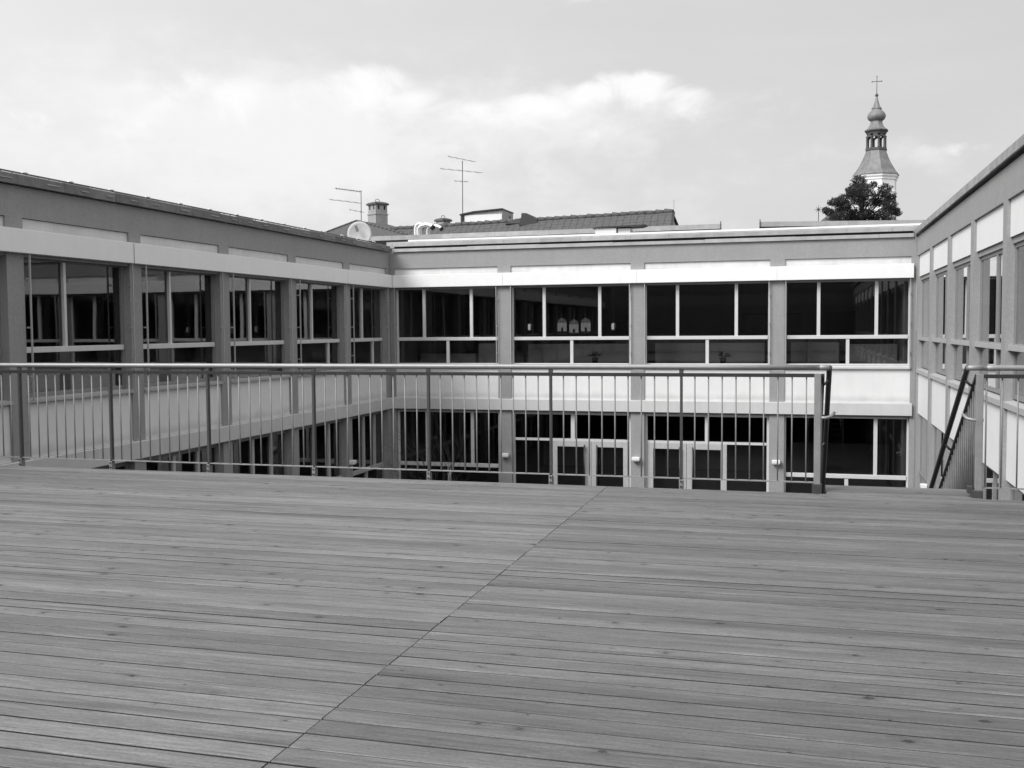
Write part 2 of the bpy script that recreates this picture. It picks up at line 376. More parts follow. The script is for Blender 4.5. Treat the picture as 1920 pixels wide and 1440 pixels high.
def shell(parent, tf, u0, u1, depth, name_wall='wall'):
    """rooms behind the facade: floors, ceilings, far wall, roof"""
    m = MB(tf); m.box(u0, u1, -depth, -depth+.3, GZ, 3.42); 
    m.box(u0, u0+.25, -depth+.3, -.30, GZ, 3.42); m.box(u1-.25, u1, -depth+.3, -.30, GZ, 3.42)
    m.build('outer_wall', PLASTER, parent)
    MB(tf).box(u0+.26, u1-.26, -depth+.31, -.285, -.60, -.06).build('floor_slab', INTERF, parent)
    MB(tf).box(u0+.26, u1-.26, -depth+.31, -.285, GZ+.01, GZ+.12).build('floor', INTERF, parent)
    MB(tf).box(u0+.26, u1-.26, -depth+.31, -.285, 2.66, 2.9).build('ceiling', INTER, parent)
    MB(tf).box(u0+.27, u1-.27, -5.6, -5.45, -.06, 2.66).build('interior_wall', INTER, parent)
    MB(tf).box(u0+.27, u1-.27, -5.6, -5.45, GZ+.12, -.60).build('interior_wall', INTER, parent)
    MB(tf).box(u0, u1, -depth, -.08, 3.425, 3.50).build('roof', RAILING_WHITE, parent)

# ---- left wing
left = empty('school_wing', 'shaded left wing of the school court with a dark jagged roof edge', 'building')
shell(left, tfL, -6.5, 25.73, 8.0)
MB(tfL).box(-6.5, YF+.03, -.28, 0, 2.99, 3.424).build('wall_band', PLASTER, left)
MB(tfL).box(-6.5, YF+.03, -.275, -.06, 2.44, 2.985).box(-6.5, YF+.03, -.275, -.06, -.77, .37).build('wall_backing', PLASTER, left)
def bays(piers, u_end):
    out = []
    for i, (a, b) in enumerate(piers):
        nxt = piers[i+1][0] if i+1 < len(piers) else u_end
        out.append((b, nxt))
    return out
for a, b in side_piers:
    MB(tfL).box(a, b, -.30, 0, GZ, 2.99).build('pilaster', PLASTER, left)
MB(tfL).box(25.48, YF+.028, -.30, -.003, GZ, 2.986).build('pilaster', PLASTER, left)
lb = bays(side_piers, 25.48)
lmull = {12.27: 13.02, 14.97: 15.72, 17.71: 18.46, 20.44: 21.2, 23.22: 23.95}
for a, b in lb:
    MB(tfL).box(a, b, -.055, -.035, 2.45, 2.982).build('recessed_panel', PANELR, left)
    mu = a+.98
    window(left, tfL, a, b, .44, 2.475, [mu], 1.12, [b-.61] if a > 19 else [], sillz=.445, outer=DARKFRAME, mw=.052, trh=.085)
    # lower panel with coved foot
    pts = [(-.055, .368), (-.035, .368), (-.035, -.20)] + [(-.035+.028*(1-math.cos(t)), -.34-.10*math.sin(t)) for t in [R_(q) for q in (30, 60, 90)]] + [(-.055, -.44)]
    c = MB(tfL).poly_prism(pts, a, b, 'x').build('lower_panel', PANELG, left)
    # ground floor window
    window(left, tfL, a, b, GZ+.1, -.78, [mu, (mu+b)/2+.05], -2.2, [(a+b)/2], fm=DOORF, outer=DARKFRAME)
for i, (a, b) in enumerate(lb):
    u0 = a-.34; u1 = b-.008
    if i == len(lb)-1: u1 = YF-.115
    MB(tfL).box(u0-.0055, u1, .003, .11, 2.485, 2.82).build('fascia', FASC, left, bevel=.006)
    if a > 11: 
        guide_rail(left, tfL, a+.03, .40, 2.484); guide_rail(left, tfL, b-.03, .40, 2.484)
MB(tfL).box(-6.5, YF-.085, .003, .07, -.735, -.44).build('lower_fascia', FASCLOW, left, bevel=.01)
MB(tfL).box(-6.5, YF+.03, -.19, -.02, 2.44, 2.482).build('soffit', DARKFRAME, left)
# roof edge of the left wing: overlapping sheets, rail and bright clips
rk = random.Random(3); u = -6.4
while u < 25.6:
    w = .60 if int(u*7) % 2 else .95
    w = min(w, 25.62-u)
    dz = rk.uniform(-.008, .008)
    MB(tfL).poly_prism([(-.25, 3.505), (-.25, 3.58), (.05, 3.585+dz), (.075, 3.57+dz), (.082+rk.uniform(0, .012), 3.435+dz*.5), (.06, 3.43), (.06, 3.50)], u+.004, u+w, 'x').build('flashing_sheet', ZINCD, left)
    if u > 9:
        MB(tfL).box(u+w*.62, u+w*.9, .084, .096, 3.498, 3.515).build('flashing_lap', ZINC, left)
    u += w
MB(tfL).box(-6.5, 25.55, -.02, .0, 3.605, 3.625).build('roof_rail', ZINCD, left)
u = 9.495
while u < 25.5:
    MB(tfL).tube([(u-.05, -.01, 3.61), (u-.03, -.01, 3.632), (u+.02, .0, 3.636), (u+.05, .02, 3.622), (u+.055, .03, 3.605)], [.007, .013, .016, .012, .006], 8).build('roof_clip', BRIGHT, left)
    for k in (.28, .5, .72): MB(tfL).box(u+k-.006, u+k+.006, -.015, -.003, 3.58, 3.605).build('rail_stud', ZINCD, left)
    u += .95

# ---- right wing
right = empty('school_wing', 'sunlit right wing with bright white panels between pilasters, beside the stair opening', 'building')
shell(right, tfR, -6.5, 25.73, 8.0)
MB(tfR).box(-6.5, YF+.03, -.28, 0, 2.99, 3.424).build('wall_band', PLASTER, right)
MB(tfR).box(-6.5, YF+.03, -.275, -.06, 2.53, 2.985).box(-6.5, YF+.03, -.275, -.06, -.64, .28).build('wall_backing', PLASTER, right)
MB(tfR).box(-6.5, YF+.03, -.24, -.07, 2.42, 2.528).build('soffit', PLASTER, right)
for a, b in side_piers: MB(tfR).box(a, b-.02, -.30, 0, GZ, 2.99).build('pilaster', PLASTER, right)
MB(tfR).box(25.50, YF+.028, -.30, -.003, GZ, 2.986).build('pilaster', PLASTER, right)
for a, b in bays(side_piers, 25.50):
    a -= .02
    MB(tfR).box(a, b, -.055, -.04, 2.505, 2.984).build('upper_panel', PANEL, right)
    MB(tfR).box(a, b, -.055, -.04, -.648, .275).build('lower_panel', PANEL, right)
    window(right, tfR, a, b, .42, 2.42, [a+.96], 1.08, [a+.9], fm=DARKFRAME, v0=-.16, v1=-.10, pv=-.118, sillz=None)
    s = MB(tfR).poly_prism([(-.2, .41), (.015, .375), (.015, .30), (-.2, .28)], a, b, 'x').build('sill', SILLM, right)
    MB(tfR).box(a, b, -.10, -.03, 1.045, 1.115).build('window_ledge', SILLM, right)
    window(right, tfR, a, b, GZ+.1, -.66, [a+.96], -2.05, [a+.9], fm=DARKFRAME, v0=-.16, v1=-.10, pv=-.118)
rk = random.Random(5); u = -6.4
while u < 25.6:
    w = min(2.0, 25.62-u)
    MB(tfR).poly_prism([(-.3, 3.505), (-.3, 3.60), (.05, 3.61), (.07, 3.595), (.07+rk.uniform(0, .006), 3.47), (.05, 3.465), (.05, 3.50)], u+.003, u+w, 'x').build('flashing_sheet', ZINC, right)
    u += w

# ---- rear wing
rear = empty('school_wing', 'rear wing facing the deck across the court, long white fascia over dark windows', 'building')
shell(rear, tfB, -10.60, 2.50, 8.0)
XL2, XR2 = XL+.002, XR-.002
MB(tfB).box(XL2, XR2, -.28, 0, 2.99, 3.424).build('wall_band', PLASTER, rear)
MB(tfB).box(XL2, XR2, -.275, -.06, 2.50, 2.985).box(XL2, XR2, -.275, -.06, -.77, .37).build('wall_backing', PLASTER, rear)
rear_piers = [(-10.63, -10.50), (-7.64, -7.29), (-4.17, -3.83), (-.79, -.44), (2.40, 2.515)]
for a, b in rear_piers: MB(tfB).box(a, b, -.30, -.003 if a < -10 or a > 2 else 0, GZ, 2.99).build('pilaster', PLASTER, rear)
umull = [(-9.72, -8.40), (-6.43, -4.98), (-3.02, -1.59), (.34, 1.65)]
lmul = [-9.06, -5.71, -2.29, 1.01]
for i in range(4):
    a = rear_piers[i][1]; b = rear_piers[i+1][0]
    MB(tfB).box(a, b, -.055, -.04, 2.45, 2.982).build('recessed_panel', PANELR, rear)
    window(rear, tfB, a, b, .44, 2.475, list(umull[i]), 1.12, [lmul[i]], trh=.088, mw=.078, sillz=.445, fw=.042)
    pts = [(-.055, .368), (-.035, .368), (-.035, -.22)] + [(-.035+.028*(1-math.cos(t)), -.34-.10*math.sin(t)) for t in [R_(q) for q in (30, 60, 90)]] + [(-.055, -.44)]
    MB(tfB).poly_prism(pts, a, b, 'x').build('lower_panel', PANELG, rear)
    if i in (0, 3):
        window(rear, tfB, a, b, GZ+.1, -.78, [(-9.67, -8.40), 0, 0, (.34, 1.66)][i], -2.22, [lmul[i]], trh=.10, mw=.085, fm=FRAME, fw=.045)
INTERL = mat('pale_interior_paint', .42, .85, var=.12, scale=1.5)
for x0, x1, h in ((-10.2, -8.6, .70), (-8.5, -7.8, .98), (-7.1, -4.35, .96), (-3.7, -.95, .97), (-.3, .85, .98), (1.0, 2.2, .93)):
    m = MB(tfB); m.box(x0, x1, -1.45, -1.05, -.058, h)
    for k in range(1, int((x1-x0)/.45)): m.box(x0+k*.45-.004, x0+k*.45+.004, -1.052, -1.044, .02, h-.04)
    m.build('window_cabinet', INTERL, rear)
for x0, x1 in ((-7.2, -4.3), (-3.7, -.9), (-.3, 2.2)):
    MB(tfB).box(x0, x1, -3.2, -3.05, GZ+.13, -1.75).build('lobby_wall', INTERL, rear)
    MB(tfB).box(x0, x1, -3.04, -2.7, GZ+.13, -2.55).build('lobby_bench', INTER, rear)
# entrance bays
def entrance(a, b, cm, sl, d0, d1, mid, z_tr=-1.49):
    fw = .06
    fr = MB(tfB); fr.box(a, a+fw, -.2, -.125, GZ+.1, -.78).box(b-fw, b, -.2, -.125, GZ+.1, -.78).box(a+fw, b-fw, -.2, -.125, -.84, -.78)
    w = fr.build('window', FRAME, rear)
    MB(tfB).box(a+fw, b-fw, -.198, -.115, z_tr-.03, z_tr+.03).build('transom', FRAME, w)
    MB(tfB).box(cm-.05, cm+.05, -.196, -.12, z_tr+.03, -.84).build('mullion', FRAME, w)
    pane(w, tfB, a+fw, cm-.05, z_tr+.03, -.84, -.165); pane(w, tfB, cm+.05, b-fw, z_tr+.03, -.84, -.165)
    pane(w, tfB, sl[0], sl[1], GZ+.1, z_tr-.03, -.165)
    for k, (x0, x1, hx) in enumerate(((d0, mid, mid-.16), (mid, d1, mid+.16))):
        m = MB(tfB); st = .15
        m.box(x0+.004, x0+st, -.20, -.11, GZ+.06, z_tr-.034).box(x1-st, x1-.004, -.20, -.11, GZ+.06, z_tr-.034)
        m.box(x0+st, x1-st, -.20, -.11, z_tr-.034-.14, z_tr-.034).box(x0+st, x1-st, -.20, -.11, GZ+.06, GZ+.3)
        d = m.build('door', DOORF, rear, bevel=.006)
        pane(d, tfB, x0+st, x1-st, GZ+.3, z_tr-.174, -.155)
        hd = MB(tfB).tube([(hx, -.04, -3.2), (hx, -.04, -1.60)], .02, 8)
        hd.box(hx-.012, hx+.012, -.11, -.04, -3.1, -3.07).box(hx-.012, hx+.012, -.11, -.04, -1.72, -1.69); hd.build('handle', STEELD, d)
entrance(-7.29, -4.17, -5.69, (-7.23, -6.27), -6.25, -4.235, -5.21)
entrance(-3.83, -.79, -2.29, (-1.79, -.85), -3.77, -1.80, -2.79)
segs = [(-10.52, -7.4722), (-7.47, -4.0), (-3.9978, -.62), (-.6178, 2.45)]
for a, b in segs: MB(tfB).box(a, b, .003, .11, 2.485, 2.815).build('fascia', FASC, rear, bevel=.006)
MB(tfB).box(-10.56, 2.45, .003, .075, -.735, -.44).build('lower_fascia', FASCLOW, rear, bevel=.01)
MB(tfB).box(XL2, XR2, -.19, -.02, 2.44, 2.482).build('soffit', DARKFRAME, rear)
for i in range(4):
    a = rear_piers[i][1]; b = rear_piers[i+1][0]
    guide_rail(rear, tfB, a+.02, .40, 2.484); guide_rail(rear, tfB, b-.02, .40, 2.484)
# stepped roof edge
rk = random.Random(9)
def strip(u0, u1, step, f):
    u = u0
    while u < u1-.02:
        w = min(step*rk.uniform(.9, 1.1), u1-u); f(u+.004, u+w); u += w
strip(XL+.1, XR-.08, 2.1, lambda a, b: MB(tfB).poly_prism([(-.2, 3.505), (-.2, 3.515), (.05, 3.515+rk.uniform(-.008, .012)), (.055, 3.43), (.002, 3.43), (.002, 3.505)], a, b, 'x').build('flashing_sheet', ZINCL, rear))
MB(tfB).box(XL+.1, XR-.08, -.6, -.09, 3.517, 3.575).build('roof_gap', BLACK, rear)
strip(XL+.1, XR-.08, 1.05, lambda a, b: MB(tfB).poly_prism([(-.5, 3.578), (-.5, 3.70), (-.06, 3.685), (-.02, 3.67), (-.02, 3.578)], a, b, 'x').build('gutter_board', ZINCL, rear))
MB(tfB).box(XL-.3, XR+.4, -.72, -.52, 3.58, 3.745).build('roof_step', ZINC, rear)
MB(tfB).box(XL+.3, XR+.3, -.78, -.60, 3.752, 3.80).build('roof_trim', WHITESTRIP, rear)
# upstands on the roof behind
def upstand(p0, p1, z0, z1, th=.12):
    d = (Vector(p1)-Vector(p0)); L = d.length; d.normalize(); n = Vector((-d.y, d.x))
    k = max(1, int(L/1.6))
    for i in range(k):
        q0 = Vector(p0)+d*(L*i/k+.004); q1 = Vector(p0)+d*(L*(i+1)/k)
        pts = [(q0.x, q0.y), (q1.x, q1.y), (q1.x+n.x*th, q1.y+n.y*th), (q0.x+n.x*th, q0.y+n.y*th)]
        MB().poly_prism(pts, z0, z1+(.0), 'z').build('upstand_sheet', ZINCL, rear)
    q0 = Vector(p0)+n*.01; q1 = Vector(p1)+n*.01
    MB().poly_prism([(q0.x, q0.y), (q1.x, q1.y), (q1.x+n.x*th*.8, q1.y+n.y*th*.8), (q0.x+n.x*th*.8, q0.y+n.y*th*.8)], 3.5, z0-.001, 'z').build('upstand_base', BLACK, rear)
upstand((-13.4, 28.75), (-2.163, 28.5), 4.025, 4.157)
upstand((-1.142, 28.5), (3.4, 29.6), 4.045, 4.175)
for xx, yy, zt in ((-2.17, 28.49, 4.22), (-1.14, 28.49, 4.24)): MB().box(xx-.012, xx+.012, yy-.01, yy+.01, 4.02, zt).build('lightning_rod', STEELD, rear)

# ---- south wing closing the court behind the camera (seen only as a reflection)
south = empty('school_wing', 'plain end wing closing the court, mirrored dark in the rear windows', 'building')
tfS = lambda p: (p[0], -7.4+p[1], p[2])
MB(tfS).box(-19, 11, -6, 0, GZ, 6.2).build('wall', PLASTER, south)
MB(tfS).box(-10.5, 2.4, .002, .06, .02, .75).build('lower_panel', PANEL, south)
for i in range(9):
    a = -10.4+i*1.45
    m = MB(tfS); m.box(a, a+1.36, .002, .05, .80, 2.6); m.build('window', DARKFRAME, south)
    m = MB(tfS); m.box(a, a+1.36, .002, .05, 3.3, 5.4); m.build('window', DARKFRAME, south)

# ------------------------------------------------------------------ the deck
deck = MB().box(-10.45, 2.40, -7.3, 8.80, -.30, -.0040).box(.20, 1.37, 8.803, 9.27, -.30, -.0048).build('deck', DECKBASE, kind='structure')
PITCH = .1235; XJ = -1.631
rk = random.Random(21)
def plank_mesh(L, w, m):
    # length along x with a chamfered top; slight cup
    h = w/2; t = .045; c = .0025
    pts = [(-h, -t), (h, -t), (h, -c), (h-c, 0), (-h+c, 0), (-h, -c)]
    return MB().poly_prism(pts, -L/2, L/2, 'x').mesh('plank', m)
meshes = {}
def plank(xa, xb, yc, w):
    key = (round(xb-xa, 3), round(w, 4))
    if key not in meshes: meshes[key] = plank_mesh(xb-xa, w, WOOD if xb < XJ+.01 else WOOD2)
    o = link('plank', meshes[key], deck, loc=((xa+xb)/2, yc, rk.uniform(-.0018, .0012)))
    o.rotation_euler = (R_(rk.uniform(-.35, .35)), 0, 0); return o
yy = 8.82
i = 0
while yy > -7.1:
    g = rk.choice([.1050, .1070, .1090, .1110, .1130, .1150])
    plank(-10.45, XJ-.002, yy-PITCH/2, g)
    g = rk.choice([.1050, .1070, .1090, .1110, .1130, .1150])
    plank(XJ+.003, 2.40, yy-PITCH/2, g)
    yy -= PITCH; i += 1
for k in range(4):
    plank(.19, 1.37, 8.82+PITCH*(k+.5), .118)

# ------------------------------------------------------------------ railings
RY = 8.90
def post(parent, xx, foot=True):
    m = MB(); m.box(xx-.010, xx+.010, RY-.02, RY+.02, .02, .972); m.box(xx-.018, xx+.018, RY-.012, RY+.012, .972, 1.02)
    p = m.build('post', STEEL, parent)
    f = MB().box(xx-.017, xx+.017, RY-.032, RY-.026, -.10, .070).box(xx-.017, xx+.017, RY-.026, RY+.024, -.22, .055).build('post_foot', ENDP, p, bevel=.003)
    for zz in (-.0, .045): MB().tube([(xx, RY-.042, zz+.01), (xx, RY-.032, zz+.01)], .008, 6).build('bolt', STEELD, p)
    return p
BAL = MB().tube([(0, 0, .082), (0, 0, .975)], .0068, 6).mesh('baluster', BALM)
def horiz_rail(parent, x0, x1, posts, bal):
    MB().tube([(x0 + (x1-x0)*i/12, RY-.005, 1.036) for i in range(13)], .0225, 16).build('handrail', TUBE, parent)
    MB().box(x0, x1, RY-.022, RY+.022, .972, .984).box(x0, x1, RY-.022, RY-.016, .954, .972).build('top_bar', STEELD, parent)
    MB().box(x0, x1, RY-.02, RY+.02,   .074, .082).build('bottom_bar', ENDP, parent)
    for p in posts: post(parent, p)
    for b in bal: link('baluster', BAL, parent, loc=(b, RY, 0))
rl = empty('railing', 'long steel railing along the deck edge, left of the stair opening', 'railing', loc=(0, 0, 0))
posts = [-10.15, -8.95, -7.812, -6.717, -5.604, -4.468, -3.31, -2.156, -1.005]
bal = []
for i in range(len(posts)-1):
    for k in range(1, 10): bal.append(posts[i]+(posts[i+1]-posts[i])*k/10)
for k in range(1, 10): bal.append(-1.005+.1145*k)
horiz_rail(rl, -10.4, .13, posts, [b for b in bal if b < .06])
MB().tube([(.10, RY-.005, 1.036), (.165, RY-.005, 1.036), (.195, RY-.005, 1.036), (.205, RY+.01, 1.03)], .0225, 16).build('handrail_end', TUBE, rl)
ep = MB().box(.088, .142, RY-.03, RY+.012, .0, .984).build('end_post', ENDP, rl, bevel=.003)
MB().box(.075, .155, RY-.045, RY+.03, -.12, .07).build('post_foot', STEEL, ep, bevel=.004)
rr = empty('railing', 'short steel railing on the right of the stair opening, running out of view', 'railing')
horiz_rail(rr, 1.365, 2.38, [2.36], [1.40+.115*k for k in range(0, 9)])
MB().tube([(1.40, RY-.005, 1.036), (1.30, RY-.005, 1.036), (1.275, RY-.005, 1.036), (1.265, RY+.01, 1.03)], .0225, 16).build('handrail_end', TUBE, rr)
ep = MB().box(1.322, 1.376, RY-.03, RY+.012, .0, .984).build('end_post', ENDP, rr, bevel=.003)
m = MB().box(1.30, 1.38, RY-.05, RY+.03, -.02, .06); m.box(1.27, 1.31, RY-.02, RY+.05, .03, .09); m.build('post_foot', STEEL, ep, bevel=.004)

# ------------------------------------------------------------------ stair down to the court
T = .57
stair = empty('staircase', 'steel staircase dropping from the deck opening to the court', 'staircase')
nst = 20; run = (0-GZ)/T/nst; rise = -GZ/nst
for i in range(nst-1):
    MB().box(.20, 1.32, 9.30+run*i, 9.30+run*(i+1)-.01, -rise*(i+1)-.035, -rise*(i+1)).build('tread', STEELD, stair)
for xx in (.155, 1.325):
    MB().poly_prism([(9.27, -.02), (9.27+(-GZ)/T, GZ), (9.27+(-GZ)/T-.3, GZ), (9.27, -.28)], xx, xx+.04, 'x').build('stringer', STEEL, stair)
def stair_rail(side, xf, xt, label):
    e = empty('stair_rail', label, 'railing', 'sloping stair rails')
    y0 = RY+.01; n = 22; y1 = y0+5.9
    MB().tube([(xt, y0-.0, 1.036), (xt, y0+.03, 1.022)]+[(xt, y0+.05+(y1-y0)*k/8, 1.012-T*(y1-y0)*k/8) for k in range(9)], .0225, 14).build('handrail', STEELD, e)
    MB().poly_prism([(y0, .984), (y1, .984-T*(y1-y0)), (y1, .955-T*(y1-y0)), (y0, .955)], xf-.02, xf+.02, 'x').build('top_bar', STEELD, e)
    MB().poly_prism([(y0+.1, .03), (y1, .03-T*(y1-y0-.1)), (y1, .015-T*(y1-y0-.1)), (y0+.1, .015)], xf-.02, xf+.02, 'x').build('bottom_bar', STEEL, e)
    k = y0+.09
    while k < y1:
        zt = .96-T*(k-y0); zb = .02-T*(k-y0-.1)
        bm = MB().tube([(xf, k, zb), (xf, k, zt)], .0085, 6); bm.build('baluster', STEELB, e)
        k += .115
    for j in range(5):
        yb = y0+.16+j*1.15; zb = 1.012-T*(yb-y0-.05)
        MB().tube([(xf, yb, zb-.075), (xf*.5+xt*.5, yb, zb-.055), (xt, yb, zb-.015)], .011, 8).build('bracket', STEELD, e)
    s = 1 if xt > xf else -1
    zb = .62
    MB().tube([(xf-s*.045, RY-.01, zb), (xf+s*.03, RY-.012, zb), (xf+s*.075, RY-.0, zb+.012), (xf+s*.10, RY+.05, zb+.04)], .013, 10).build('stub_bracket', TUBE, e)
    return e
stair_rail(-1, .150, .207, 'dark sloping stair rail beside the long left railing, seen nearly end-on')
stair_rail(1, 1.335, 1.262, 'dark double sloping stair rail at the right end of the stair opening')

# ------------------------------------------------------------------ wall lamps
def wall_lamp(tf, u, z, label):
    e = empty('wall_lamp', label, 'wall lamp', 'box lamps on the ground floor pilasters')
    MB(tf).box(u-.10, u+.10, .012, .14, z-.045, z+.04).build('lamp_housing', LAMP, e, bevel=.01)
    MB(tf).box(u-.085, u+.085, .02, .13, z-.062, z-.046).build('lamp_lens', DOORF, e)
    MB(tf).box(u-.05, u+.05, .001, .012, z-.05, z+.045).build('back_plate', DOORF, e)
wall_lamp(tfB, -7.45, -1.90, 'small white box lamp on the rear pilaster left of the double doors')
wall_lamp(tfB, -4.03, -1.905, 'small white box lamp on the pilaster between the two double doors')
wall_lamp(tfB, -.62, -1.89, 'small white box lamp on the rear pilaster right of the double doors')
wall_lamp(tfL, 23.04, -1.84, 'small white box lamp on the shaded left wing near the corner')
wall_lamp(tfR, 23.04, -1.98, 'small white box lamp on the right wing beside the stair')

# ------------------------------------------------------------------ things behind the rear windows
def paper_house(xc, zb, w, h, label):
    y0 = YF+.215
    e = empty('paper_house', label, 'paper house', 'paper houses stuck in the rear window')
    MB().box(xc-w/2, xc-w*.12, y0, y0+.006, zb, zb+h*.62).box(xc+w*.12, xc+w/2, y0, y0+.006, zb, zb+h*.62).box(xc-w*.12, xc+w*.12, y0, y0+.006, zb+h*.28, zb+h*.62).build('house_wall', PAPER, e)
    MB().poly_prism([(xc-w*.54, zb+h*.62), (xc+w*.54, zb+h*.62), (xc+w*.36, zb+h*.86), (xc, zb+h), (xc-w*.36, zb+h*.86)], y0-.002, y0+.007, 'y').build('house_roof', PAPERD, e)
paper_house(-5.98, 1.30, .24, .35, 'left paper house stuck behind the glass of the rear upper window')
paper_house(-5.67, 1.265, .24, .34, 'middle, slightly lower paper house behind the rear upper window')
paper_house(-5.36, 1.295, .25, .35, 'right paper house behind the glass of the rear upper window')
def lantern(xc, zc, label):
    e = empty('paper_lantern', label, 'paper lantern', 'little hanging lanterns in the rear window')
    MB().lathe([(.008, zc-.09), (.05, zc-.08), (.04, zc-.02), (.075, zc+.03), (.05, zc+.10), (.006, zc+.13)], (xc, YF+.26), 8).build('shade', PAPERD, e)
    MB().box(xc-.035, xc+.03, YF+.17, YF+.184, zc-.05, zc+.10).build('bright_side', PAPER, e)
    MB().box(xc-.002, xc+.002, YF+.258, YF+.262, zc+.12, 2.42).build('string', PAPERD, e)
lantern(-6.84, 1.39, 'pale paper lantern in the pane left of the paper houses')
lantern(-4.65, 1.39, 'pale paper lantern in the pane right of the paper houses')
def picture(x0, x1, z0, z1, label, yw=YF+5.44):
    e = empty('framed_picture', label, 'picture', 'pictures on the inner wall of the rear wing')
    f = .05
    MB().box(x0, x1, yw-.04, yw, z0, z0+f).box(x0, x1, yw-.04, yw, z1-f, z1).box(x0, x0+f, yw-.04, yw, z0+f, z1-f).box(x1-f, x1, yw-.04, yw, z0+f, z1-f).build('frame', PICF, e)
    MB().box(x0+f, x1-f, yw-.02, yw-.001, z0+f, z1-f).build('print', PIC, e)
picture(-1.66, -1.02, 1.15, 1.78, 'framed picture seen inside, in the third bay of the rear wing')
picture(-.50, -.02, 1.15, 1.77, 'framed picture seen inside, just right of the third rear pilaster')
MB().box(.60, 1.42, YF+5.38, YF+5.44, 1.1, 1.80).build('notice_board', BOARD, label='dark board on the inner wall behind the fourth rear window', cat='board')
def house_plant(xc, zc, r, label, n=26, seed=1):
    rk = random.Random(seed); e = empty('potted_plant', label, 'plant', 'plants on the rear window ledge')
    MB().lathe([(.06, .45), (.09, .62)], (xc, YF+.45), 10).build('pot', BOARD, e)
    m = MB()
    for i in range(n):
        a = rk.uniform(0, 6.28); t = rk.uniform(.1, 1.35); L = r*rk.uniform(.6, 1.1)
        d = Vector((math.cos(a)*math.sin(t), math.sin(a)*math.sin(t), math.cos(t)*.9)); s = d.orthogonal().normalized()*.02; o = Vector((xc, YF+.45, zc-.14))
        m.quad(o, o+d*L*.5+s, o+d*L-Vector((0, 0, L*.2)), o+d*L*.5-s)
    m.build('leaves', PLANT, e, recalc=False)
house_plant(-5.17, .78, .26, 'small dark round plant low behind the second rear window', seed=1)
house_plant(-1.93, .76, .34, 'spiky dark plant low behind the third rear window', seed=2, n=14)

# ------------------------------------------------------------------ bare shrub in the court
def shrub(base, h, seed, label):
    rk = random.Random(seed); m = MB()
    def br(p, d, L, r, dep):
        q = p + d*L; mid = p+d*L*.5+Vector((rk.uniform(-.04, .04), rk.uniform(-.04, .04), 0))*L*2
        m.tube([p, mid, q], [r, r*.8, r*.6], 4, caps=False)
        if dep:
            for k in range(rk.choice([2, 3])):
                nd = (d+Vector((rk.uniform(-.7, .7), rk.uniform(-.6, .6), rk.uniform(-.3, .5)))).normalized(); br(mid.lerp(q, rk.uniform(0, 1)), nd, L*rk.uniform(.5, .8), r*.55, dep-1)
    for k in range(6):
        a = rk.uniform(0, 6.28); br(Vector(base), Vector((math.cos(a)*.45, math.sin(a)*.35, 1)).normalized(), h*.5, .016, 4)
    m.build('bare_shrub', BARK, label=label, cat='shrub', recalc=False)
shrub((-8.9, 24.5, GZ), 2.6, 4, 'bare thin-branched shrub in front of the leftmost rear ground floor window')

# ------------------------------------------------------------------ roof clutter
def satellite_dish():
    c = Vector((-12.25, 27.45, 4.11)); d = Vector((.36, -.92, .12)).normalized()
    e = empty('satellite_dish', 'large pale satellite dish standing behind the left roof corner', 'satellite dish')
    a = d.cross(Vector((0, 0, 1))).normalized(); b = a.cross(d)
    m = MB(); R0 = .345; n = 28; rings = 6; k0 = 0
    for side, off in ((0, 0), (1, -.012)):
        for i in range(rings+1):
            r = R0*i/rings
            for j in range(n):
                t = 2*math.pi*j/n; m.v.append(tuple(c+a*r*math.cos(t)+b*r*math.sin(t)*1.04+d*(  .05*(r/R0)**2+off)))
    for s in (0, 1):
        o = s*(rings+1)*n
        for i in range(rings):
            for j in range(n): j2 = (j+1) % n; m.f.append([o+i*n+j, o+i*n+j2, o+(i+1)*n+j2, o+(i+1)*n+j]); m.sm.append(True)
    o0 = rings*n; o1 = (rings+1)*n+rings*n
    for j in range(n): j2 = (j+1) % n; m.f.append([o0+j, o0+j2, o1+j2, o1+j]); m.sm.append(False)
    m.build('reflector', DISH, e, recalc=False)
    MB().tube([c-b*.3+d*.08, c-b*.28+d*.38], .012, 6).build('feed_arm', DISHG, e)
    q = c+a*.0+b*.10+d*.13
    t1 = (a*.35+b).normalized(); t2 = t1.cross(d).normalized(); m = MB(); pts = []
    for s1, s2 in ((-1, -1), (1, -1), (1, 1), (-1, 1)): pts.append(q+t1*.085*s1+t2*.04*s2+a*-.09*0)
    off = Vector((0, 0, 0))
    P8 = [p+a*.075+b*.03 for p in pts]; m.v = [tuple(p) for p in P8]+[tuple(p+d*.05) for p in P8]
    m.f = [[0, 1, 2, 3], [4, 5, 6, 7], [0, 1, 5, 4], [1, 2, 6, 5], [2, 3, 7, 6], [3, 0, 4, 7]]; m.sm = [False]*6
    m.build('receiver_head', DISHG, e)
    MB().tube([(-12.262, 27.6, 3.5), (-12.262, 27.6, 4.15), tuple(c-d*.02)], .025, 8).build('mast', STEEL, e)
satellite_dish()
def duct(x0, label, x1, zt, r, yy, zb=3.5, lean=.05):
    e = empty('vent_duct', label, 'vent pipe', 'curved metal vent pipes on the rear roof')
    pts = [(x0, yy, zb), (x0, yy, zt-.22)]
    R0 = (x1-x0)/2*1.0
    for k in range(1, 9):
        t = math.pi*k/8*.86; pts.append((x0+R0-R0*math.cos(t), yy-lean*k/8, zt-.22+ (.22-r)*math.sin(t)))
    MB().tube(pts, r, 14, caps=False).build('pipe', DUCT, e, recalc=True)
    p = Vector(pts[-1]); q = Vector(pts[-2]); d = (p-q).normalized()
    MB().tube([p-d*.02, p+d*.04], r*1.08, 14).build('open_end', BLACK, e)
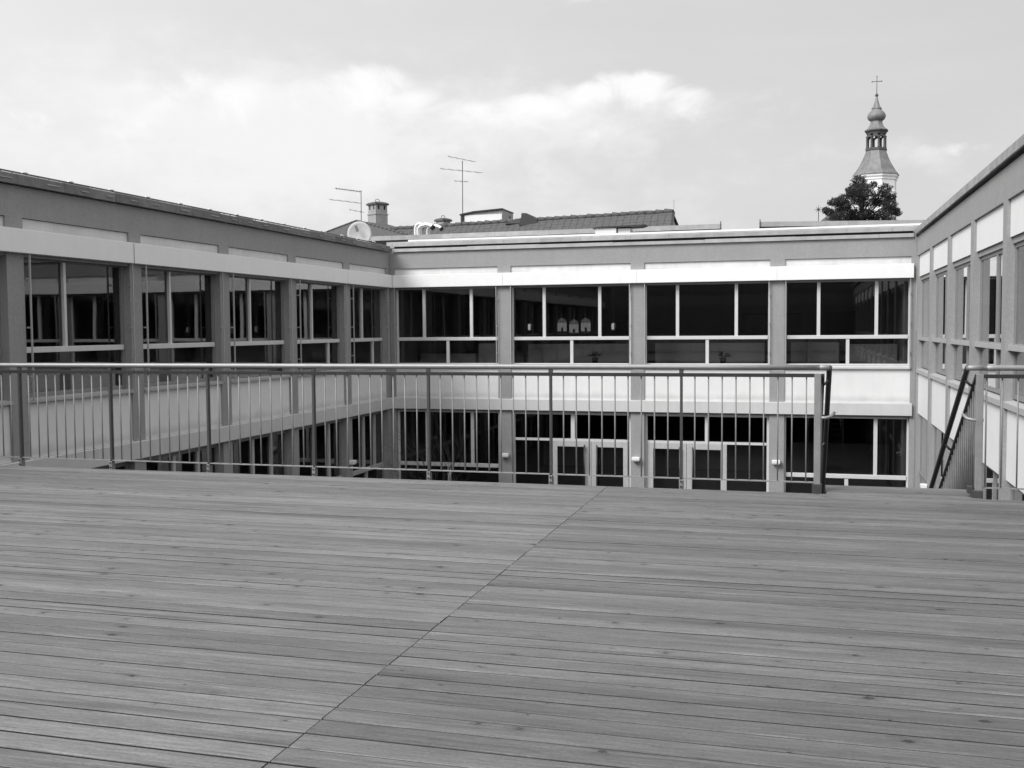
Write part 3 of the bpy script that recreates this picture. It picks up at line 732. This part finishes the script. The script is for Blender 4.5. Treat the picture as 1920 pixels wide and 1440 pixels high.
duct(-11.13, 'left curved silver vent pipe on the rear roof near the dish', -10.86, 4.56, .055, 29.0)
duct(-10.98, 'middle, fattest curved silver vent pipe on the rear roof', -10.50, 4.53, .075, 28.9, lean=.1)
duct(-10.80, 'right curved silver vent pipe half hidden behind the fattest one', -10.34, 4.50, .06, 29.15, lean=.05)
m = MB(); hx = empty('roof_hatch', 'pair of small white boxes under the roof upstand above the second and third bays', 'roof hatch')
MB().box(-5.27, -4.72, 26.8, 27.3, 3.5, 3.975).build('hatch_box', WHITESTRIP, hx); MB().box(-4.68, -4.36, 26.85, 27.3, 3.5, 3.96).build('hatch_box', WHITESTRIP, hx)
MB().poly_prism([(-5.35, 3.98), (-4.1, 3.995), (-3.95, 4.04), (-5.2, 4.02)], 26.75, 27.35, 'y').build('hatch_lid', STEELD, hx)

def yagi(label, base, top, booms):
    e = empty('television_aerial', label, 'aerial', 'television aerials on the roofs behind')
    MB().tube([base, top], .017, 6).build('mast', STEELD, e)
    for (p, q, el_) in booms:
        p = Vector(p); q = Vector(q); b = MB().tube([p, q], .009, 5).build('boom', STEELD, e)
        n, hl, thick = el_; d = (q-p); s = Vector((d.y, -d.x, 0)).normalized()
        m = MB()
        for i in range(n):
            c = p+d*(i+.3)/n; m.tube([c-s*hl, c+s*hl], thick, 4)
            m.tube([c-Vector((0, 0, .05)), c+Vector((0, 0, .05))], thick, 4)
        m.build('element', STEELD, b)
yagi('lower television aerial with three booms beside the tall chimney', (-19.55, 44, 5.2), (-19.53, 44, 7.75),
     [((-20.80, 44, 7.89), (-19.50, 44, 7.68), (9, .18, .011)), ((-21.1, 44, 7.40), (-19.5, 44, 7.16), (4, .35, .006)), ((-20.13, 44, 6.90), (-19.40, 44, 6.74), (3, .2, .007))])
yagi('tall thin television aerial rising left of the flat roofed penthouse', (-13.985, 42, 5.2), (-13.97, 42, 8.50),
     [((-14.62, 42, 8.72), (-13.37, 42, 8.42), (4, .25, .004)), ((-14.98, 42, 8.22), (-13.07, 42, 7.95), (5, .35, .004)), ((-14.34, 42, 7.67), (-13.69, 42, 7.60), (3, .2, .004))])

# ---- long tiled roof behind
def tiled_roof(e, A, B, fwd, drop, name='roof', courses=26, verge=None):
    """stepped courses of tiles on the slope facing the court, running down from ridge A-B along fwd"""
    A = Vector(A); B = Vector(B); fwd = Vector(fwd); L = (B-A).length; d = (B-A)/L
    nx = int(L/.28)
    m = MB(); rk = random.Random(2)
    for c in range(courses):
        t0 = c/courses; t1 = (c+1)/courses+.15/courses
        z0 = -drop*t0+.0; z1 = -drop*t1+.012
        for i in range(nx):
            p = A+d*(L*i/nx); q = A+d*(L*(i+.96)/nx); j = rk.uniform(-.006, .010)
            a = p+fwd*t0; b = q+fwd*t0; c1 = q+fwd*t1; d1 = p+fwd*t1
            m.quad((a.x, a.y, a.z+z0+j), (b.x, b.y, b.z+z0+j), (c1.x, c1.y, c1.z+z1+j), (d1.x, d1.y, d1.z+z1+j))
            m.quad((d1.x, d1.y, d1.z+z1+j), (c1.x, c1.y, c1.z+z1+j), (c1.x, c1.y, c1.z+z1+j-.04), (d1.x, d1.y, d1.z+z1+j-.04))
    o = m.build('tile', TILE, e, kind='stuff', recalc=False)
    return o
H = empty('tiled_house', 'long tiled roof with a bumpy ridge rising behind the rear wing', 'house')
A = (-4.84, 40, 5.80); B = (-22.2, 43.77, 5.80)
fw = Vector((.05, -3.0, 0)); dr = 2.0
tiled_roof(H, A, B, fw, dr, courses=16)
Av, Bv = Vector(A), Vector(B); bk = Vector((.6, 3.0, 0))
MB().quad(Av, Av+bk-Vector((0, 0, 2)), Bv+bk-Vector((0, 0, 2)), Bv).quad(Av-Vector((0, 0, .05)), Av+fw-Vector((0, 0, dr+.06)), Bv+fw-Vector((0, 0, dr+.06)), Bv-Vector((0, 0, .05))).build('roof', TILE, H, recalc=False)
a0 = Av+fw*.97-Vector((.06, 0, 2.15)); b0 = Bv+fw*.97-Vector((0, 0, 2.15)); a1 = Av+bk*.97-Vector((.06, 0, 2.15)); b1 = Bv+bk*.97-Vector((0, 0, 2.15))
m = MB(); G = GZ
def wallq(m, p, q, zt=None): m.quad((p.x, p.y, G), (q.x, q.y, G), (q.x, q.y, q.z), (p.x, p.y, p.z))
wallq(m, a0, b0); wallq(m, b0, b1); wallq(m, b1, a1); wallq(m, a1, a0); ap = Av-Vector((.06, 0, .12)); m.quad(a0, a1, ap); m.build('wall', CHIMW, H, recalc=False)
dd = (Bv-Av).normalized(); Lr = (Bv-Av).length; rk = random.Random(8); m = MB()
MB().tube([Av+Vector((.02, 0, -.03)), Av+Vector((.06, 0, -.03))+fw-Vector((0, 0, dr))], .06, 6).build('verge', STEELD, H)
i = 0
while i*.36 < Lr-.3:
    p = Av+dd*(i*.36); q = Av+dd*(i*.36+.34); m = MB().tube([p+Vector((0, 0, .01+rk.uniform(-.015, .015))), q+Vector((0, 0, .03+rk.uniform(-.015, .02)))], [.085, .095], 7); m.build('ridge_tile', TILE, H); i += 1
for k, (gx, gy) in enumerate([(-4.576-.0, 34.6)]*0): pass
for k in range(9):
    t = .12+k*.055; p = Av+dd*(Lr*t*.98) + fw*.44 - Vector((0, 0, dr*.44-.06)); MB().box(-.13, .13, -.03, .03, -.015, .02).build('snow_guard', TILEL, H).location = p
MB().tube([Av+Vector((0.03, 0, 0)), Av+Vector((.03, 0, .45))], .006, 4).build('lightning_rod', STEELD, H)
# dark dormer triangle
MB().poly_prism([(-11.25, 5.6), (-10.35, 5.6), (-10.62, 5.93), (-10.92, 6.08), (-11.12, 6.09), (-11.15, 5.85)], 41.0, 42.4, 'y').build('dormer', STEELD, H)
MB().poly_prism([(-11.9, 5.7), (-11.2, 5.92), (-11.2, 5.7)], 41.2, 42.2, 'y').build('dormer_cheek', TILE, H)

# hipped roof at the left
H2 = empty('tiled_house', 'dark hipped tiled roof behind the left roof corner and the dish', 'house')
ap1 = Vector((-19.14, 42.6, 6.22)); ap2 = Vector((-18.4, 44.5, 6.20))
fl = Vector((-22.4, 40.2, 4.6)); fr = Vector((-15.6, 41.2, 5.2)); bl = Vector((-22.5, 47, 4.6)); br_ = Vector((-15.0, 47, 5.2))
m = MB().quad(ap1, fl, fr).quad(ap1, bl, fl).quad(ap1, ap2, bl).quad(ap1, fr, ap2).quad(ap2, fr, br_).quad(ap2, br_, bl); m.build('roof', TILE, H2, recalc=False)
m = MB(); 
for p, q in ((fl, fr), (fr, br_), (br_, bl), (bl, fl)): m.quad((p.x, p.y, G), (q.x, q.y, G), q, p)
m.build('wall', CHIMW, H2, recalc=False)
for p, q in ((ap1, fl), (ap1, fr)):
    n = 16
    for i in range(n):
        a = p.lerp(q, i/n); b = p.lerp(q, (i+.95)/n); MB().tube([a, b], [.05, .06], 6).build('ridge_tile', TILE, H2)

# penthouse
PH = empty('roof_penthouse', 'small flat roofed penthouse with a pale panel front on the roof behind', 'penthouse')
y0 = 44.4; k = 44.4/50
def phx(x, z): return x*k, 1.373+(z-1.373)*k
X0, _ = phx(-16.60, 0); X1, _ = phx(-14.55, 0); X2 = X1
_, ZT = phx(0, 7.34)
MB().poly_prism([(X0, 5.0), (X1, 5.0), (X1, ZT-.02), (X0+.5, ZT-.10), (X0, ZT-.19)], y0, y0+1.75, 'y').build('body', CHIMW, PH)
MB().box(X0+.06, X1-.02, y0-.03, y0-.001, 5.4, ZT-.20).build('front_panel', PANEL, PH)
MB().box(X0-.12, X0+.02, y0-.06, y0+.08, 5.0, ZT-.14).build('corner_post', STEELD, PH)
MB().poly_prism([(X0-.16, ZT-.14), (X0+.5, ZT-.03), (X2+.02, ZT+.05), (X2+.02, ZT-.0), (X0+.5, ZT-.09), (X0-.16, ZT-.20)], y0-.10, y0+1.80, 'y').build('roof', STEELD, PH)
MB().tube([(X2-.02, y0+1.2, 6.45), (X2+.03, y0+1.2, 6.45)], .07, 12).build('round_vent', STEELD, PH)

# chimneys
def chimney(c, w, z0, zt, rot, label, cap=.5):
    e = empty('chimney', label, 'chimney', 'plastered chimneys on the roofs behind', loc=(0, 0, 0))
    ca, sa = math.cos(rot), math.sin(rot); tf = lambda p: (c[0]+p[0]*ca-p[1]*sa, c[1]+p[0]*sa+p[1]*ca, p[2])
    h = w/2
    MB(tf).box(-h, h, -h, h, z0, zt-cap).build('shaft', CHIMW, e)
    MB(tf).box(-h-.03, h+.03, -h-.03, h+.03, zt-cap, zt-cap+.05).build('band', CHIMW, e)
    MB(tf).box(-h+.01, h-.01, -h+.01, h-.01, zt-cap+.05, zt-.16).build('cap_block', CHIMW, e)
    m = MB(tf); q = h*.5
    for sx in (-q, q):
        for sg in (-1, 1):
            m.box(sx-.045, sx+.045, sg*(h-.02), sg*(h-.005), zt-cap*.62, zt-.20).box(sg*(h-.02), sg*(h-.005), sx-.045, sx+.045, zt-cap*.62, zt-.20)
    m.build('smoke_slots', BLACK, e)
    m = MB(tf); a = h+.06
    m.lathe([(a*1.38, zt-.17), (a*1.40, zt-.11), (a*1.15, zt-.05), (a*.6, zt-.01), (.02, zt+.005)], (0, 0), 4, math.pi/4, smooth=False); m.build('cap', TILE, e)
    MB(tf).tube([(-.12+.0, 0, zt-.02), (-.11, 0, zt+.08), (0, 0, zt+.12), (.11, 0, zt+.08), (.12, 0, zt-.02)], .014, 5).build('lifting_loop', STEELD, e)
chimney((-19.15, 45.0), .66, 5.0, 7.33, R_(57), 'tall plastered chimney with slotted cap beside the satellite dish', cap=.62)
chimney((-16.35, 46.2), .50, 5.0, 6.60, R_(64), 'low squat chimney cap just above the tiled ridge by the vent pipes', cap=.34)

# ------------------------------------------------------------------ pyramid roof and star
PR = empty('pyramid_roof_turret', 'small grey pyramid roof peeking out left of the pine', 'turret')
MB().lathe([(1.9, 7.6), (.02, 9.16)], (1.75, 74.5), 4, R_(12), smooth=False).build('roof', TILE, PR)
MB().lathe([(1.7, GZ), (1.7, 7.62)], (1.75, 74.5), 4, R_(12), smooth=False).build('wall', WHITEWALL, PR)
st = empty('star_finial', 'thin eight-pointed star on a pole beside the pine', 'star ornament')
MB().tube([(.903, 73, 4), (.903, 73, 9.25)], .025, 5).build('pole', STEELD, st)
for kx in range(8):
    t = kx*math.pi/4; c = Vector((.90, 73, 9.23)); L = .30 if kx % 2 == 0 else .24
    MB().tube([c, c+Vector((math.cos(t)*L, 0, math.sin(t)*L))], [.03, .008], 5).build('ray', STEELD, st)

# ------------------------------------------------------------------ church tower
CH = empty('church_tower', 'baroque church tower with white walls, open lantern, onion dome and cross', 'church tower')
c = (11.16, 180.0); ro = R_(-90+12.5)
# vertex directions chosen so one edge shows right of the middle
MB().lathe([(3.30, GZ), (3.30, 22.9), (3.38, 22.95), (3.38, 23.15), (3.28, 23.2), (3.28, 24.9), (3.42, 25.0), (3.42, 25.25), (3.62, 25.5), (3.66, 25.75)], c, 8, ro, smooth=False).build('wall', WHITEWALL, CH)
MB().lathe([(3.72, 25.76), (3.74, 25.9), (3.2, 26.55), (2.75, 27.3), (2.25, 28.15), (1.92, 28.9), (1.72, 29.5), (1.64, 29.85)], c, 8, ro, smooth=False).build('bell_roof', COPPER, CH)
for j in range(8):
    t = ro+math.pi/4*j; pr = [(3.74, 25.92), (3.2, 26.57), (2.75, 27.32), (2.25, 28.17), (1.92, 28.92), (1.72, 29.5)]
    MB().tube([(c[0]+r*math.cos(t), c[1]+r*math.sin(t), z) for r, z in pr], .035, 4).build('roof_seam', COPPER, CH)
MB().lathe([(1.70, 29.85), (1.74, 29.95), (1.74, 30.2), (1.62, 30.3)], c, 8, ro, smooth=False).build('lantern_base', COPPERD, CH)
for j in range(8):
    t = ro+math.pi/4*j; x0 = c[0]+1.45*math.cos(t); y0 = c[1]+1.45*math.sin(t)
    MB().lathe([(.24, 30.3), (.20, 30.4), (.17, 32.0), (.24, 32.1), (.24, 32.2)], (x0, y0), 8, t).build('column', COPPERD, CH)
    # arch between this column and the next
    t2 = t+math.pi/4; p = Vector((c[0]+1.45*math.cos(t), c[1]+1.45*math.sin(t), 0)); q = Vector((c[0]+1.45*math.cos(t2), c[1]+1.45*math.sin(t2), 0))
    d = q-p; L = d.length; d.normalize(); nn = Vector((d.y, -d.x, 0)); m = MB()
    N_ = 8
    for s in (-.09, .09):
        for i in range(N_):
            a1 = math.pi*i/N_; a2 = math.pi*(i+1)/N_; w = L/2-.2
            u1 = L/2-w*math.cos(a1); u2 = L/2-w*math.cos(a2); z1 = 31.75+w*math.sin(a1); z2 = 31.75+w*math.sin(a2)
            m.quad(p+d*u1+nn*s+Vector((0, 0, z1)), p+d*u2+nn*s+Vector((0, 0, z2)), p+d*u2+nn*s+Vector((0, 0, 32.6)), p+d*u1+nn*s+Vector((0, 0, 32.6)))
    for i in range(N_):
        a1 = math.pi*i/N_; a2 = math.pi*(i+1)/N_
        u1 = L/2-w*math.cos(a1); u2 = L/2-w*math.cos(a2); z1 = 31.75+w*math.sin(a1); z2 = 31.75+w*math.sin(a2)
        m.quad(p+d*u1+nn*.09+Vector((0, 0, z1)), p+d*u2+nn*.09+Vector((0, 0, z2)), p+d*u2-nn*.09+Vector((0, 0, z2)), p+d*u1-nn*.09+Vector((0, 0, z1)))
    m.build('arch', COPPERD, CH, recalc=False)
MB().lathe([(1.58, 32.55), (1.62, 32.75), (1.85, 32.95), (1.92, 33.1), (1.9, 33.16)], c, 8, ro, smooth=False).build('lantern_cornice', COPPERD, CH)
MB().lathe([(1.9, 33.17), (1.55, 33.4), (1.2, 33.85), (1.0, 34.3), (.93, 34.62), (.98, 34.7)], c, 8, ro, smooth=False).build('cap_roof', COPPER, CH)
MB().lathe([(.95, 34.7), (1.22, 34.88), (1.40, 35.15), (1.45, 35.45), (1.38, 35.75), (1.18, 36.05), (.92, 36.3), (.76, 36.5), (.74, 36.6)], c, 16, ro).build('onion_dome', COPPER, CH)
MB().lathe([(.74, 36.6), (.84, 36.66), (.82, 36.76), (.6, 37.0), (.42, 37.5), (.28, 38.0), (.15, 38.6)], c, 8, ro, smooth=False).build('spire', COPPER, CH)
MB().lathe([(.02, 38.55), (.18, 38.62), (.26, 38.8), (.24, 38.98), (.12, 39.1), (.02, 39.14)], c, 12).build('ball', COPPERD, CH)
MB().tube([(c[0], c[1], 39.1), (c[0], c[1], 41.85)], .055, 6).tube([(c[0]-.72, c[1], 41.05), (c[0]+.72, c[1], 41.05)], .055, 6).lathe([(.02, 41.75), (.12, 41.83), (.02, 41.95)], c, 6).box(c[0]-.82, c[0]-.68, c[1]-.05, c[1]+.05, 40.95, 41.15).box(c[0]+.68, c[0]+.82, c[1]-.05, c[1]+.05, 40.95, 41.15).build('cross', COPPERD, CH)
# belfry openings on every face
for j in range(8):
    t = ro+math.pi/4*(j+.5); ap = 3.28*math.cos(math.pi/8); w = .42
    ct, stt = math.cos(t), math.sin(t); tf = lambda p, ct=ct, stt=stt: (c[0]+ct*(ap+p[1])-stt*p[0], c[1]+stt*(ap+p[1])+ct*p[0], p[2])
    arch = [(w*math.cos(R_(a)), 23.0-.55+w*math.sin(R_(a))) for a in range(0, 181, 20)]
    MB(tf).poly_prism([(-w, 20.3), (w, 20.3)]+arch, -.02, .05, 'y').build('belfry_louvre', DISHG, CH)

# ------------------------------------------------------------------ pine
def pine():
    rk = random.Random(11); k = 70/1936.94*1.0
    e = empty('pine_tree', 'dark spreading pine in front of the white church tower', 'tree', loc=(0, 0, 0))
    def W(zx, zy):  # measured crown layout -> metres at the tree's distance
        px = 1480+zx/4.5; py = 120+zy/4.5
        return 1.136+(px-1543)*.03243+0.0, 8.995-(py-390)*.0335+(px-1543)*-.00027
    cl = [(590, 1000, 58), (645, 1020, 32), (560, 1060, 70), (700, 1050, 34), (620, 1110, 85), (520, 1115, 50), (505, 1050, 28), (790, 1095, 55), (770, 1150, 70), (380, 1180, 45), (450, 1160, 55), (310, 1222, 34),
          (345, 1175, 25), (560, 1170, 60), (640, 1170, 60), (740, 1190, 45), (850, 1160, 38), (830, 1220, 60), (925, 1258, 36), (880, 1265, 45), (400, 1265, 55), (480, 1270, 60), (560, 1285, 62), (640, 1290, 60), (720, 1285, 60),
          (800, 1280, 60), (340, 1240, 40), (470, 1215, 50), (420, 1220, 40), (400, 1330, 70), (520, 1340, 80), (640, 1340, 80), (760, 1340, 80), (850, 1330, 60),
          (450, 1430, 90), (620, 1440, 110), (780, 1430, 90), (560, 1530, 110), (700, 1530, 110)]
    m = MB(); br = MB()
    tx, _ = W(625, 1300)
    for (zx, zy, r) in cl:
        X_, Z_ = W(zx, zy); r_ = r/4.5*.0335; Y_ = 70+rk.uniform(-1.4, 1.4)
        br.tube([(tx, 70, Z_-.9-abs(X_-tx)*.25), ((tx+X_)/2, (70+Y_)/2, Z_-.35), (X_, Y_, Z_)], [.05, .03, .01], 5, caps=False)
        n = int(1000*(r_/.45)**2)
        for i in range(n):
            while 1:
                q = Vector((rk.uniform(-1, 1), rk.uniform(-1, 1), rk.uniform(-1, 1)))
                if q.length < 1: break
            q = q.normalized()*(q.length**.62)
            rr_ = r_*(1+.55*noise.noise(Vector((X_*3, Z_*3, 0))+q*2.3))
            p = Vector((X_, Y_, Z_))+Vector((q.x*rr_, q.y*rr_*1.25, q.z*rr_*.82))
            s = rk.uniform(.03, .062); a = Vector((rk.gauss(0, 1), rk.gauss(0, 1), rk.gauss(0, 1)+.6)).normalized(); b = a.orthogonal().normalized()
            m.quad(p-b*s*.45, p+b*s*.45, p+a*s*1.7)
            b2 = a.cross(b); m.quad(p-b2*s*.45, p+b2*s*.45, p+a*s*1.5+b*s)
    tr = MB().tube([(tx+.1, 70, GZ), (tx, 70, 3), (tx-.05, 70, 7), (tx-.1, 70, 9.3), (tx-.25, 70, 10.4)], [.35, .28, .2, .12, .03], 10)
    t = tr.build('trunk', BARK, e, recalc=False); br.build('branches', BARK, e, recalc=False)
    m.build('crown', LEAF, e, recalc=False)
pine()
